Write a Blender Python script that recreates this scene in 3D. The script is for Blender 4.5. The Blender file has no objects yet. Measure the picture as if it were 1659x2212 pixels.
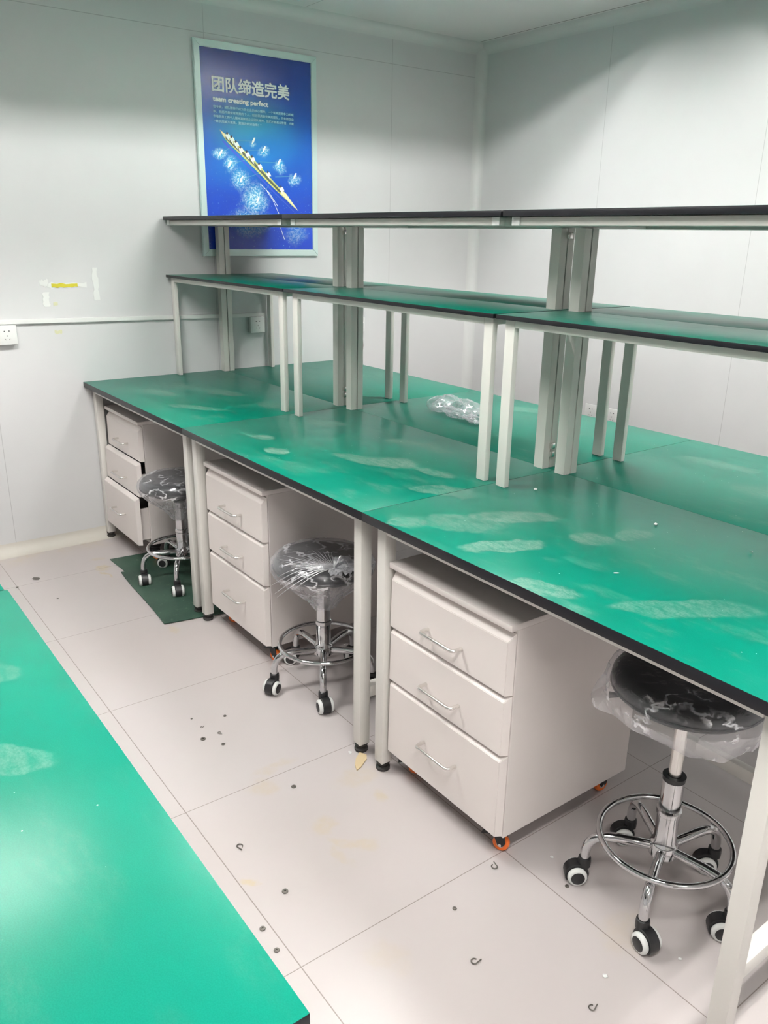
import bpy, bmesh, math, random
from mathutils import Vector, Matrix, noise as mnoise

random.seed(7)
S = bpy.context.scene
C = S.collection

# ------------------------------------------------------------------ camera
cam_d = bpy.data.cameras.new('camera'); cam = bpy.data.objects.new('camera', cam_d); C.objects.link(cam)
R_ = Vector((0.59396004, 0.80433377, 0.0160827)); U_ = Vector((-0.26792501, 0.17892022, 0.94668038)); F_ = Vector((-0.75856948, 0.56659928, -0.3217726))
cam.matrix_world = Matrix(((R_.x, U_.x, -F_.x, 4.01895), (R_.y, U_.y, -F_.y, -1.17262), (R_.z, U_.z, -F_.z, 1.49427), (0, 0, 0, 1)))
cam_d.sensor_fit = 'HORIZONTAL'; cam_d.sensor_width = 36.0
cam_d.lens = 36.0 * 1758.69 / 1659.0
cam_d.clip_start = 0.02
S.camera = cam
S.view_settings.view_transform = 'Standard'; S.view_settings.look = 'None'
S.view_settings.gamma = 1.0; S.view_settings.use_curve_mapping = False
S.view_settings.exposure = 1.16

w = bpy.data.worlds.new('world'); S.world = w; w.use_nodes = True
w.node_tree.nodes['Background'].inputs[0].default_value = (0.8, 0.85, 0.8, 1)
w.node_tree.nodes['Background'].inputs[1].default_value = 0.02

# fluorescent trough lamps on the ceiling (built by ceiling_lamp below): x, y, tube strength
LAMP_DROP = 0.078
LAMPS = [(1.50, 1.20, 118), (1.60, -0.80, 105), (3.9, 1.20, 95), (3.9, -0.85, 105), (5.6, -0.85, 40)]  # the last three are unseen lamps, added as fill light

# ------------------------------------------------------------------ dims
L = 1.1745; W = 1.4924; H = 0.8; ZC = 2.56; YB = 2.5
H1 = 1.2932; H2 = 1.5632
XMAX = 6.3; YMIN = -2.9

# ------------------------------------------------------------------ mesh helpers
def new(): return bmesh.new()

def box(bm, x0, x1, y0, y1, z0, z1, bev=0.0, mi=0):
    vs = [bm.verts.new((x, y, z)) for x in (x0, x1) for y in (y0, y1) for z in (z0, z1)]
    fs = []
    for a in ((0,1,3,2),(4,6,7,5),(0,4,5,1),(2,3,7,6),(0,2,6,4),(1,5,7,3)):
        f = bm.faces.new([vs[i] for i in a]); f.material_index = mi; fs.append(f)
    bmesh.ops.recalc_face_normals(bm, faces=fs)
    if bev > 0:
        es = list({e for f in fs for e in f.edges})
        r = bmesh.ops.bevel(bm, geom=es, offset=bev, segments=2, affect='EDGES', profile=0.5)
        for f in r['faces']: f.material_index = mi
    return fs

def ring_pts(c, n, r, seg, up=None):
    n = n.normalized(); a = Vector((0, 0, 1)) if abs(n.z) < 0.9 else Vector((1, 0, 0))
    if up is not None: a = up
    u = n.cross(a).normalized(); v = n.cross(u)
    return [c + (u * math.cos(t) + v * math.sin(t)) * r for t in [2 * math.pi * k / seg for k in range(seg)]]

def tube(bm, pts, r, seg=12, closed=False, mi=0, caps=True):
    pts = [Vector(p) for p in pts]; n = len(pts); rs = r if isinstance(r, (list, tuple)) else [r] * n
    rings = []; up = None
    # parallel transported frame
    def tan(i):
        if closed: return (pts[(i + 1) % n] - pts[(i - 1) % n]).normalized()
        a = pts[max(i - 1, 0)]; b = pts[min(i + 1, n - 1)]
        return (b - a).normalized()
    t0 = tan(0); ref = Vector((0, 0, 1)) if abs(t0.z) < 0.9 else Vector((1, 0, 0))
    u = t0.cross(ref).normalized()
    for i in range(n):
        t = tan(i); u = (u - t * u.dot(t)).normalized(); v = t.cross(u)
        rings.append([bm.verts.new(pts[i] + (u * math.cos(2 * math.pi * k / seg) + v * math.sin(2 * math.pi * k / seg)) * rs[i]) for k in range(seg)])
    for i in range(n if closed else n - 1):
        a = rings[i]; b = rings[(i + 1) % n]
        for k in range(seg):
            f = bm.faces.new((a[k], a[(k + 1) % seg], b[(k + 1) % seg], b[k])); f.material_index = mi
    if caps and not closed:
        f = bm.faces.new(rings[0][::-1]); f.material_index = mi
        f = bm.faces.new(rings[-1]); f.material_index = mi

def lathe(bm, prof, cx=0, cy=0, seg=32, mi=0, axis=None, org=None):
    """prof: (r, h) list; around z at (cx, cy), or around axis through org."""
    ax = Vector(axis).normalized() if axis else Vector((0, 0, 1)); o = Vector(org) if org else Vector((cx, cy, 0))
    ref = Vector((0, 0, 1)) if abs(ax.z) < 0.9 else Vector((1, 0, 0))
    u = ax.cross(ref).normalized(); v = ax.cross(u)
    rings = []
    for r, h in prof:
        if r < 1e-6: rings.append([bm.verts.new(o + ax * h)])
        else: rings.append([bm.verts.new(o + ax * h + (u * math.cos(2 * math.pi * k / seg) + v * math.sin(2 * math.pi * k / seg)) * r) for k in range(seg)])
    fs = []
    for a, b in zip(rings, rings[1:]):
        for k in range(seg):
            q = [a[k % len(a)], a[(k + 1) % len(a)], b[(k + 1) % len(b)], b[k % len(b)]]
            q2 = []
            for x in q:
                if x not in q2: q2.append(x)
            if len(q2) > 2:
                f = bm.faces.new(q2); f.material_index = mi; fs.append(f)
    bmesh.ops.recalc_face_normals(bm, faces=fs)

def prism(bm, poly, d0, d1, plane='xy', mi=0):
    """extrude a polygon; plane names the polygon's axes, d the third one"""
    def P(a, b, c):
        return {'xy': (a, b, c), 'yz': (c, a, b), 'xz': (a, c, b)}[plane]
    lo = [bm.verts.new(P(a, b, d0)) for a, b in poly]; hi = [bm.verts.new(P(a, b, d1)) for a, b in poly]
    fs = [bm.faces.new(lo), bm.faces.new(hi)]
    n = len(poly)
    for k in range(n): fs.append(bm.faces.new((lo[k], lo[(k + 1) % n], hi[(k + 1) % n], hi[k])))
    for f in fs: f.material_index = mi
    bmesh.ops.recalc_face_normals(bm, faces=fs)

def obj(name, bm, mats, parent=None, smooth=True, ang=0.7):
    me = bpy.data.meshes.new(name)
    if smooth:
        bm.normal_update()
        for f in bm.faces: f.smooth = True
        for e in bm.edges:
            if len(e.link_faces) == 2 and e.calc_face_angle(0) > ang: e.smooth = False
    bm.to_mesh(me); bm.free()
    for m in (mats if isinstance(mats, (list, tuple)) else [mats]): me.materials.append(m)
    o = bpy.data.objects.new(name, me); C.objects.link(o)
    if parent is not None: o.parent = parent
    return o

def tag(o, label, cat, group=None, kind=None):
    o['label'] = label; o['category'] = cat
    if group: o['group'] = group
    if kind: o['kind'] = kind
    return o

def thing(name, label, cat, loc=(0, 0, 0), rotz=0.0, group=None):
    o = bpy.data.objects.new(name, None); C.objects.link(o); o.location = loc; o.rotation_euler = (0, 0, rotz)
    o.empty_display_size = 0.05
    return tag(o, label, cat, group)

def struct(name, bm, m, smooth=False):
    o = obj(name, bm, m, None, smooth); o['kind'] = 'structure'; return o

def copy_tree(o, parent=None):
    c = o.copy(); C.objects.link(c); c.parent = parent
    for ch in list(o.children): copy_tree(ch, c)
    return c

# ------------------------------------------------------------------ material helpers
def mat(name, col=(0.8, 0.8, 0.8), rough=0.5, metal=0.0, spec=0.5, coat=0.0):
    m = bpy.data.materials.new(name); m.use_nodes = True
    b = m.node_tree.nodes['Principled BSDF']
    b.inputs['Base Color'].default_value = (*col, 1); b.inputs['Roughness'].default_value = rough
    b.inputs['Metallic'].default_value = metal; b.inputs['Specular IOR Level'].default_value = spec
    b.inputs['Coat Weight'].default_value = coat
    return m

def lin(r, g, b):
    f = lambda v: ((v / 255 + 0.055) / 1.055) ** 2.4 if v > 10 else v / 255 / 12.92
    return (f(r), f(g), f(b))

class NT:
    def __init__(s, m): s.m = m; s.t = m.node_tree; s.b = s.t.nodes.get('Principled BSDF')
    def n(s, typ, **kw):
        x = s.t.nodes.new(typ)
        for k, v in kw.items(): setattr(x, k, v)
        return x
    def l(s, a, b): s.t.links.new(a, b)
    def pos(s):
        return s.n('ShaderNodeNewGeometry').outputs['Position']
    def objc(s):
        return s.n('ShaderNodeTexCoord').outputs['Object']
    def noise(s, v, scale, detail=3, rough=0.5, stretch=None, dist=0.0):
        if stretch:
            mp = s.n('ShaderNodeMapping'); mp.inputs['Scale'].default_value = stretch; s.l(v, mp.inputs['Vector']); v = mp.outputs[0]
        x = s.n('ShaderNodeTexNoise'); x.inputs['Scale'].default_value = scale; x.inputs['Detail'].default_value = detail
        x.inputs['Roughness'].default_value = rough; x.inputs['Distortion'].default_value = dist
        s.l(v, x.inputs['Vector']); return x.outputs['Fac']
    def ramp(s, v, a, b, lo=0.0, hi=1.0):
        x = s.n('ShaderNodeMapRange', interpolation_type='SMOOTHSTEP'); s.l(v, x.inputs['Value'])
        x.inputs['From Min'].default_value = a; x.inputs['From Max'].default_value = b
        x.inputs['To Min'].default_value = lo; x.inputs['To Max'].default_value = hi
        return x.outputs[0]
    def math(s, op, a, b=None):
        x = s.n('ShaderNodeMath', operation=op)
        for i, v in enumerate((a, b)):
            if v is None: continue
            if isinstance(v, (int, float)): x.inputs[i].default_value = v
            else: s.l(v, x.inputs[i])
        return x.outputs[0]
    def mix(s, fac, a, b):
        x = s.n('ShaderNodeMix', data_type='RGBA')
        if isinstance(fac, (int, float)): x.inputs[0].default_value = fac
        else: s.l(fac, x.inputs[0])
        for i, v in ((6, a), (7, b)):
            if isinstance(v, tuple): x.inputs[i].default_value = (*v, 1)
            else: s.l(v, x.inputs[i])
        return x.outputs[2]
    def ell(s, v, cx, cy, rx, ry, rot=0.0, soft=0.5):
        mp = s.n('ShaderNodeMapping', vector_type='TEXTURE'); mp.inputs['Location'].default_value = (cx, cy, 0)
        mp.inputs['Rotation'].default_value = (0, 0, rot); mp.inputs['Scale'].default_value = (rx, ry, 1e3)
        s.l(v, mp.inputs['Vector'])
        ln = s.n('ShaderNodeVectorMath', operation='LENGTH'); s.l(mp.outputs[0], ln.inputs[0])
        return s.ramp(ln.outputs['Value'], 1 - soft, 1.0, 1.0, 0.0)
    def warp(s, v, scale, amt):
        x = s.n('ShaderNodeTexNoise'); x.inputs['Scale'].default_value = scale; x.inputs['Detail'].default_value = 3; s.l(v, x.inputs['Vector'])
        a = s.n('ShaderNodeVectorMath', operation='SUBTRACT'); s.l(x.outputs['Color'], a.inputs[0]); a.inputs[1].default_value = (0.5, 0.5, 0.5)
        b = s.n('ShaderNodeVectorMath', operation='SCALE'); s.l(a.outputs[0], b.inputs[0]); b.inputs['Scale'].default_value = amt
        c = s.n('ShaderNodeVectorMath', operation='ADD'); s.l(v, c.inputs[0]); s.l(b.outputs[0], c.inputs[1]); return c.outputs[0]
    def sep(s, v):
        x = s.n('ShaderNodeSeparateXYZ'); s.l(v, x.inputs[0]); return x.outputs
    def line(s, comp, at, wd):
        d = s.math('ABSOLUTE', s.math('SUBTRACT', comp, at)); return s.math('LESS_THAN', d, wd)
    def bump(s, h, strength, dist=0.01):
        x = s.n('ShaderNodeBump'); x.inputs['Strength'].default_value = strength; x.inputs['Distance'].default_value = dist
        s.l(h, x.inputs['Height']); s.l(x.outputs[0], s.b.inputs['Normal'])

# walls: off-white steel sandwich panels, joints as material lines
def wall_mat(name, comp_i, vlines, hlines, col):
    m = mat(name, col, 0.33, 0, 0.35); t = NT(m); p = t.pos(); xyz = t.sep(p)
    fac = None
    for at in vlines:
        f = t.line(xyz[comp_i], at, 0.0013)
        fac = f if fac is None else t.math('MAXIMUM', fac, f)
    for at in hlines:
        f = t.line(xyz[2], at, 0.0015)
        fac = f if fac is None else t.math('MAXIMUM', fac, f)
    n1 = t.noise(p, 2.2, 4)
    base = t.mix(t.ramp(n1, 0.3, 0.8), col, tuple(c * 0.95 for c in col))
    if fac is not None: base = t.mix(t.math('MULTIPLY', fac, 0.5), base, tuple(c * 0.4 for c in col))
    t.l(base, t.b.inputs['Base Color'])
    t.l(t.ramp(t.noise(p, 5, 3), 0.3, 0.7, 0.33, 0.42), t.b.inputs['Roughness'])
    t.bump(t.noise(p, 1.3, 2), 0.06, 0.05)
    return m

WALLC = lin(201, 201, 201)
M = {}
M['wallA'] = wall_mat('painted_wall_panels_back', 1, [-0.396, 1.835, 0.72], [2.385], WALLC)
M['wallB'] = wall_mat('painted_wall_panels_right', 0, [0.955, 1.857, 2.79, 3.72], [], WALLC)
M['wallC'] = wall_mat('painted_wall_panels_other', 0, [1.0, 2.2, 3.4, 4.6], [], WALLC)
M['basecove'] = mat('dusty_plastic_cove', lin(194, 189, 180), 0.5)
M['cove'] = mat('white_plastic_cove', lin(203, 204, 202), 0.4)

m = mat('ceiling_panels', lin(222, 220, 218), 0.45); M['ceil'] = m; t = NT(m); p = t.pos(); xyz = t.sep(p)
f = t.line(xyz[1], 2.425, 0.003)
for at in (1.25, 0.1, -1.05, -2.2): f = t.math('MAXIMUM', f, t.line(xyz[1], at, 0.001))
t.l(t.mix(f, lin(222, 220, 218), lin(70, 60, 50)), t.b.inputs['Base Color'])

# floor tiles with grout, glue stains and grime
m = mat('floor_tiles', (0.6, 0.6, 0.6), 0.25); M['floor'] = m; t = NT(m); p = t.pos(); xyz = t.sep(p)
def grid(c, off, wd):
    a = t.math('SUBTRACT', c, off - 0.6066 * 20); a = t.math('MODULO', a, 0.6066)
    a = t.math('MINIMUM', a, t.math('SUBTRACT', 0.6066, a)); return t.math('LESS_THAN', a, wd)
g = t.math('MAXIMUM', grid(xyz[0], 0.4198, 0.0011), grid(xyz[1], -0.4985, 0.0013))
base = t.mix(t.ramp(t.noise(p, 1.1, 5), 0.3, 0.7), lin(186, 179, 178), lin(181, 173, 171))
base = t.mix(t.math('MULTIPLY', t.ramp(t.noise(p, 9, 6, 0.7), 0.55, 0.8), 0.12), base, lin(190, 180, 172))
wv = t.warp(p, 14, 0.09)
st = None
for (cx, cy, rx, ry, rot, k) in [(2.50, -0.22, .05, .05, 0, .4), (2.60, -0.19, .08, .03, .8, .45), (2.62, -0.24, .05, .02, 0, .3), (2.567, -0.475, .022, .02, 0, .8), (2.486, -0.03, .03, .03, 0, .5),
                                 (2.265, -0.27, .05, .06, 0, .35), (2.2, -0.2, .03, .08, 0, .3), (2.93, -.33, .07, .05, 0, .2), (0.42, -0.12, .05, .03, 0.3, .8), (0.5, -0.13, .06, .012, 0.2, .8), (0.3, -0.1, .02, .05, 0, .4),
                                 (1.2, -0.1, .05, .03, 0, .5), (2.38, -.02, .05, .1, 0, .3), (3.2, .15, .08, .1, 0, .25)]:
    e = t.math('MULTIPLY', t.ell(wv, cx, cy, rx, ry, rot, .6), k)
    st = e if st is None else t.math('MAXIMUM', st, e)
st2 = t.math('MULTIPLY', t.ramp(t.sep(t.warp(p, 4, 0.12))[0], 0.02, 0.2, 0.55, 0.0), t.ramp(t.noise(p, 6, 5), 0.35, 0.65))
st = t.math('MAXIMUM', st, st2)
st = t.math('MULTIPLY', st, t.ramp(t.noise(p, 40, 4), 0.3, 0.6, 0.4, 1.0))
base = t.mix(st, base, lin(184, 168, 138))
base = t.mix(t.math('MULTIPLY', g, 0.8), base, lin(120, 108, 100))
t.l(base, t.b.inputs['Base Color'])
t.l(t.ramp(t.noise(p, 7, 2), 0.2, 0.8, 0.30, 0.33), t.b.inputs['Roughness'])
t.bump(t.math('SUBTRACT', t.math('MULTIPLY', t.noise(p, 3, 2), 0.5), g), 0.15, 0.002)

# green anti-static bench top with dust prints
def green(name, patches, haze=0.30):
    m = mat(name, lin(0, 142, 112), 0.33, 0, 0.17); t = NT(m); p = t.pos()
    base = t.mix(t.ramp(t.noise(p, 3, 4), 0.3, 0.7), lin(0, 111, 92), lin(0, 103, 84))
    fine = t.noise(p, 620, 2)
    base = t.mix(t.ramp(fine, 0.35, 0.65, 0.0, 0.10), base, lin(40, 150, 130))
    wv = t.warp(t.warp(p, 7, 0.08), 30, 0.03); d = None
    for (cx, cy, rx, ry, rot, k) in patches:
        e = t.math('MULTIPLY', t.ell(wv, cx, cy, rx * 1.1, ry * 1.1, rot, .25), min(0.95, k * 1.45))
        d = e if d is None else t.math('MAXIMUM', d, e)
    # streaks wiped along the benches
    mp = t.n('ShaderNodeMapping'); mp.inputs['Rotation'].default_value = (0, 0, -0.75); mp.inputs['Scale'].default_value = (1, 2.6, 1); t.l(p, mp.inputs['Vector'])
    gen = t.math('MULTIPLY', t.ramp(t.noise(mp.outputs[0], 5.0, 6, 0.6), 0.50, 0.68), haze)
    d = gen if d is None else t.math('MAXIMUM', d, gen)
    d = t.math('MULTIPLY', d, t.ramp(t.noise(mp.outputs[0], 26, 6, 0.7), 0.34, 0.62, 0.18, 1.0))
    d = t.math('MULTIPLY', d, t.ramp(t.noise(p, 190, 3, 0.7), 0.35, 0.6, 0.45, 1.0))
    base = t.mix(d, base, lin(122, 146, 134))
    v = t.n('ShaderNodeTexVoronoi'); v.inputs['Scale'].default_value = 38; t.l(p, v.inputs['Vector'])
    sp = t.math('MULTIPLY', t.math('LESS_THAN', v.outputs['Distance'], 0.045), t.ramp(t.noise(p, 5, 2), 0.5, 0.6))
    base = t.mix(sp, base, lin(205, 215, 208))
    t.l(base, t.b.inputs['Base Color'])
    t.l(t.math('ADD', t.math('MULTIPLY', d, 0.3), 0.3), t.b.inputs['Roughness'])
    t.bump(fine, 0.05, 0.001)
    return m
M['green'] = green('green_bench_top_dusty', [
    (1.47, .185, .045, .03, .5, .55), (1.67, .13, .05, .035, .5, .55), (1.38, .50, .10, .05, .3, .5), (1.80, .564, .07, .04, .6, .5), (1.93, .60, .10, .04, .2, .5),
    (2.00, .37, .10, .06, .4, .6), (1.93, .31, .13, .04, .3, .5), (2.16, .40, .08, .03, .2, .5), (2.33, .31, .10, .05, .6, .45), (2.60, .304, .13, .045, 1.0, .6),
    (2.565, .165, .10, .07, .8, .4), (2.74, .13, .10, .04, 1.1, .5), (2.83, .36, .06, .05, 1.0, .5), (2.88, .47, .05, .04, 1.1, .5), (2.486, .05, .05, .04, .4, .4),
    (.45, .2, .12, .05, .2, .5), (.6, .45, .14, .05, .3, .5), (.35, .35, .10, .04, .2, .45), (.85, .2, .14, .03, .5, .4), (1.0, .5, .1, .05, .3, .4), (2.95, .02, .10, .04, .6, .4),
    (3.2, .2, .15, .05, .9, .3), (2.6, 1.25, .14, .05, .2, .35), (1.6, 1.35, .10, .05, .2, .4), (2.9, 1.1, .14, .06, .3, .35), (2.0, 1.2, .1, .04, .4, .35)])
M['green2'] = green('green_desk_top', [(2.66, -.99, .08, .03, .9, .22), (2.95, -1.02, .08, .03, .9, .2)], 0.08)
M['green3'] = green('green_shelf_top', [], 0.25)
M['edge'] = mat('black_laminate_edge', lin(22, 22, 27), 0.4, 0, 0.3)
M['steel'] = mat('cream_white_powder_coated_steel', lin(213, 210, 204), 0.38, 0, 0.4)
M['cab'] = mat('cream_painted_cabinet_steel', lin(221, 213, 209), 0.42, 0, 0.4)
M['alu'] = mat('off_white_aluminium_profile', lin(200, 199, 192), 0.35, 0.15)
M['black'] = mat('black_plastic', lin(26, 26, 28), 0.38)
M['blackr'] = mat('black_rubber_foot', lin(40, 38, 36), 0.6)
M['chrome'] = mat('chrome', (0.62, 0.62, 0.63), 0.07, 1.0)
M['brushed'] = mat('brushed_steel', (0.78, 0.76, 0.73), 0.25, 1.0)
M['orange'] = mat('orange_caster_tread', lin(232, 110, 40), 0.4)
M['whitepl'] = mat('white_plastic', lin(214, 215, 212), 0.35)
M['vinyl'] = mat('black_vinyl', lin(26, 27, 30), 0.33)
t = NT(M['vinyl']); t.bump(t.noise(t.objc(), 180, 2), 0.08, 0.001)
M['inside'] = mat('dark_cabinet_inside', lin(120, 116, 106), 0.6)

# crumpled clear film
def film(name, base_op, streak, white, stretch, scale):
    m = bpy.data.materials.new(name); m.use_nodes = True; t = NT(m); t.t.nodes.clear()
    out = t.n('ShaderNodeOutputMaterial'); oc = t.objc()
    wv = t.warp(oc, 9, 0.06)
    mp = t.n('ShaderNodeMapping'); mp.inputs['Scale'].default_value = stretch; t.l(wv, mp.inputs['Vector'])
    n = t.n('ShaderNodeTexNoise')
    n.inputs['Scale'].default_value = scale; n.inputs['Detail'].default_value = 4; t.l(mp.outputs[0], n.inputs['Vector'])
    r = t.math('ABSOLUTE', t.math('SUBTRACT', n.outputs['Fac'], 0.5))
    rid = t.ramp(r, 0.0, 0.045, 1.0, 0.0)
    patch = t.ramp(t.noise(oc, 14, 2), 0.42, 0.62)
    lw = t.n('ShaderNodeLayerWeight'); lw.inputs['Blend'].default_value = 0.35
    op = t.math('ADD', base_op, t.math('MULTIPLY', t.math('MULTIPLY', rid, patch), streak))
    op = t.math('ADD', op, t.math('MULTIPLY', lw.outputs['Facing'], white))
    op = t.math('MINIMUM', op, 0.92)
    bp = t.n('ShaderNodeBump'); bp.inputs['Strength'].default_value = 0.9; bp.inputs['Distance'].default_value = 0.012; t.l(n.outputs['Fac'], bp.inputs['Height'])
    gl = t.n('ShaderNodeBsdfGlossy'); gl.inputs['Roughness'].default_value = 0.14; gl.inputs['Color'].default_value = (0.95, 0.95, 0.97, 1); t.l(bp.outputs[0], gl.inputs['Normal'])
    df = t.n('ShaderNodeBsdfDiffuse'); df.inputs['Color'].default_value = (0.8, 0.8, 0.83, 1); t.l(bp.outputs[0], df.inputs['Normal'])
    ms = t.n('ShaderNodeMixShader'); ms.inputs[0].default_value = 0.5; t.l(gl.outputs[0], ms.inputs[1]); t.l(df.outputs[0], ms.inputs[2])
    tr = t.n('ShaderNodeBsdfTransparent'); tr.inputs['Color'].default_value = (0.96, 0.96, 0.97, 1)
    mo = t.n('ShaderNodeMixShader'); t.l(op, mo.inputs[0]); t.l(tr.outputs[0], mo.inputs[1]); t.l(ms.outputs[0], mo.inputs[2]); t.l(mo.outputs[0], out.inputs[0])
    return m
M['film'] = film('clear_plastic_film', 0.09, 0.95, 0.36, (1, 1, 1.6), 13)
M['film2'] = film('bunched_plastic_film', 0.24, 0.6, 0.35, (1, 1, 0.7), 18)
M['bag'] = film('crumpled_clear_bag', 0.15, 0.65, 0.26, (1, 1, 1), 20)
M['knot'] = film('gathered_plastic_film', 0.68, 0.3, 0.3, (1, 1, 1), 30)

# ------------------------------------------------------------------ room shell
b = new(); box(b, 0, XMAX, YMIN, YB, -0.1, 0); struct('floor', b, M['floor'])
b = new(); box(b, 0, XMAX, YMIN, YB, ZC, ZC + 0.1); struct('ceiling', b, M['ceil'])
b = new(); box(b, -0.1, 0, YMIN - .1, YB + .1, -0.1, ZC + .1); struct('wall_back', b, M['wallA'])
b = new(); box(b, 0, XMAX + .1, YB, YB + .1, -0.1, ZC + .1); struct('wall_right', b, M['wallB'])
b = new(); box(b, 0, XMAX + .1, YMIN - .1, YMIN, -0.1, ZC + .1); struct('wall_left', b, M['wallC'])
b = new(); box(b, XMAX, XMAX + .1, YMIN, YB, -0.1, ZC + .1); struct('wall_front', b, M['wallC'])
def cove_poly(r, n=8):   # concave quarter in the +,+ quadrant, corner at 0,0
    return [(0, 0), (r, 0)] + [(r - r * math.sin(a), r - r * math.cos(a)) for a in [math.pi / 2 * k / n for k in range(1, n)]] + [(0, r)]
q = cove_poly(0.05)
b = new(); prism(b, [(a, YB - c) for a, c in q], 0, ZC, 'xy'); struct('trim_1', b, M['cove'], True)
b = new(); prism(b, [(YB - a, ZC - c) for a, c in cove_poly(.055)], 0, XMAX, 'yz'); struct('trim_2', b, M['cove'], True)
b = new(); prism(b, [(a, ZC - c) for a, c in cove_poly(.055)], YMIN, YB, 'xz'); struct('trim_3', b, M['cove'], True)
b = new(); prism(b, [(a, c) for a, c in cove_poly(.055)], YMIN, YB, 'xz'); struct('baseboard_back', b, M['basecove'], True)
b = new(); prism(b, [(YB - a, c) for a, c in cove_poly(.055)], 0, XMAX, 'yz'); struct('baseboard_right', b, M['cove'], True)

# ------------------------------------------------------------------ ceiling lamps
M['lamp'] = mat('white_lamp_housing', lin(200, 200, 196), 0.5)
def ceiling_lamp(label, x, y, power):
    t = thing('ceiling_light', label, 'ceiling light', (x, y, ZC), 0, 'trough lamps on the ceiling')
    zb = -.026 - LAMP_DROP; b = new()
    box(b, -.15, .15, -.60, .60, -.006, -.0005)
    for s_ in (-1, 1):
        box(b, s_ * .15 - .002, s_ * .15 + .002, -.602, .602, zb, -.0065); box(b, -.148, .148, s_ * .6 - .002, s_ * .6 + .002, zb, -.0065)
    obj('housing', b, M['lamp'], t, False)
    em = bpy.data.materials.new('glowing_tube'); em.use_nodes = True; nt = em.node_tree; nt.nodes.clear()
    e = nt.nodes.new('ShaderNodeEmission'); o = nt.nodes.new('ShaderNodeOutputMaterial'); e.inputs[0].default_value = (1.0, .985, .965, 1); e.inputs[1].default_value = power
    nt.links.new(e.outputs[0], o.inputs[0])
    for s_ in (-.06, .06):
        b = new(); tube(b, [(s_, -.575, -.026), (s_, .575, -.026)], .013, 10); obj('tube', b, em, t)
for lx, ly, pw in LAMPS:
    ceiling_lamp({(1.50, 1.20): 'trough lamp on the ceiling over the poster end of the island', (1.60, -0.80): 'trough lamp on the ceiling over the tiled aisle near the poster wall',
                  (3.9, 1.20): 'unseen fill lamp added on the ceiling over the near end of the island', (3.9, -0.85): 'unseen fill lamp added on the ceiling over the aisle by the photographer',
                  (5.6, -0.85): 'unseen fill lamp added on the ceiling at the far end behind the photographer'}[(lx, ly)], lx, ly, pw)

# ------------------------------------------------------------------ lab benches
def bench(label, x0, x1, y0, front, xl0, xl1, top='green', d=0.743, group=None):
    """one single-sided bench; front=True: worktop edge at y0 towards -y"""
    t = thing('lab_bench', label, 'lab bench', (x0, y0, 0), 0, group)
    w = x1 - x0; la = xl0 - x0; lb = xl1 - x0
    b = new(); box(b, 0.0006, w - 0.0006, 0, d, H - 0.025, H, 0.0012, 1)
    for f in b.faces:
        if f.calc_center_median().z > H - 1e-4 and f.normal.z > 0.9: f.material_index = 0
    b.normal_update()
    for f in b.faces:
        if f.normal.z > 0.9: f.material_index = 0
    obj('worktop', b, [M[top], M['edge']], t)
    ys = (0.037, d - 0.074)
    for yy in ys:
        for xx in (la, lb - 0.037):
            b = new(); box(b, xx, xx + 0.037, yy, yy + 0.037, 0.028, H - 0.0255, 0.003)
            lg = obj('leg', b, M['steel'], t)
            b = new(); lathe(b, [(0, 0.001), (.019, 0.001), (.021, .004), (.021, .010), (.012, .013), (.012, .022), (.020, .0225), (.020, .0275), (0, .0275)], xx + .0185, yy + .0185, 20)
            obj('foot', b, M['blackr'], lg)
    for yy in ys:
        b = new(); box(b, la + .0375, lb - .0375, yy, yy + 0.022, H - 0.055, H - 0.0255, 0.003)
        obj('apron_rail', b, M['steel'], t)
    for xx in (la, lb - .037):
        b = new(); box(b, xx + .004, xx + .033, ys[0] + .0375, ys[1] - .0005, H - 0.055, H - 0.0255, 0.003); obj('apron_rail', b, M['steel'], t)
        b = new(); box(b, xx + .002, xx + .035, ys[0] + .0375, ys[1] - .0005, 0.185, 0.222, 0.003); obj('side_rail', b, M['steel'], t)
    b = new(); box(b, la + .0375, lb - .0375, ys[1] + .005, ys[1] + .032, 0.150, 0.187, 0.003); obj('stretcher', b, M['steel'], t)
    return t
mods = [(0.0015, L, 0.008, 1.122), (L, 2 * L, 1.171, 2.297), (2 * L, 3 * L, 2.372, 3.498)]
lab = [('green topped lab bench by the poster wall, over the half open drawer cabinet', 'green topped lab bench in the far row, against the poster wall'),
       ('middle green topped lab bench of the near row, with the knotted stool under it', 'middle green topped lab bench of the far row, under the crumpled plastic bag'),
       ('nearest green topped lab bench on the right, over the biggest looking drawer cabinet', 'green topped lab bench of the far row, cut by the right edge of the photo')]
for (x0, x1, a, c), (l1, l2) in zip(mods, lab):
    bench(l1, x0, x1, 0.0, True, a, c, group='benches of the double island')
    bench(l2, x0, x1, 0.7434, False, a, c, group='benches of the double island')
bench('green desk cut off at the bottom left corner of the photo', 2.349, 3.5235, -0.8785 - 0.743, False, 2.376, 3.503, 'green2')
bench('green desk at the left edge of the photo, farther along than the corner desk', 1.1745, 2.3487, -0.884 - 0.743, False, 1.20, 2.32, 'green2')

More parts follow.
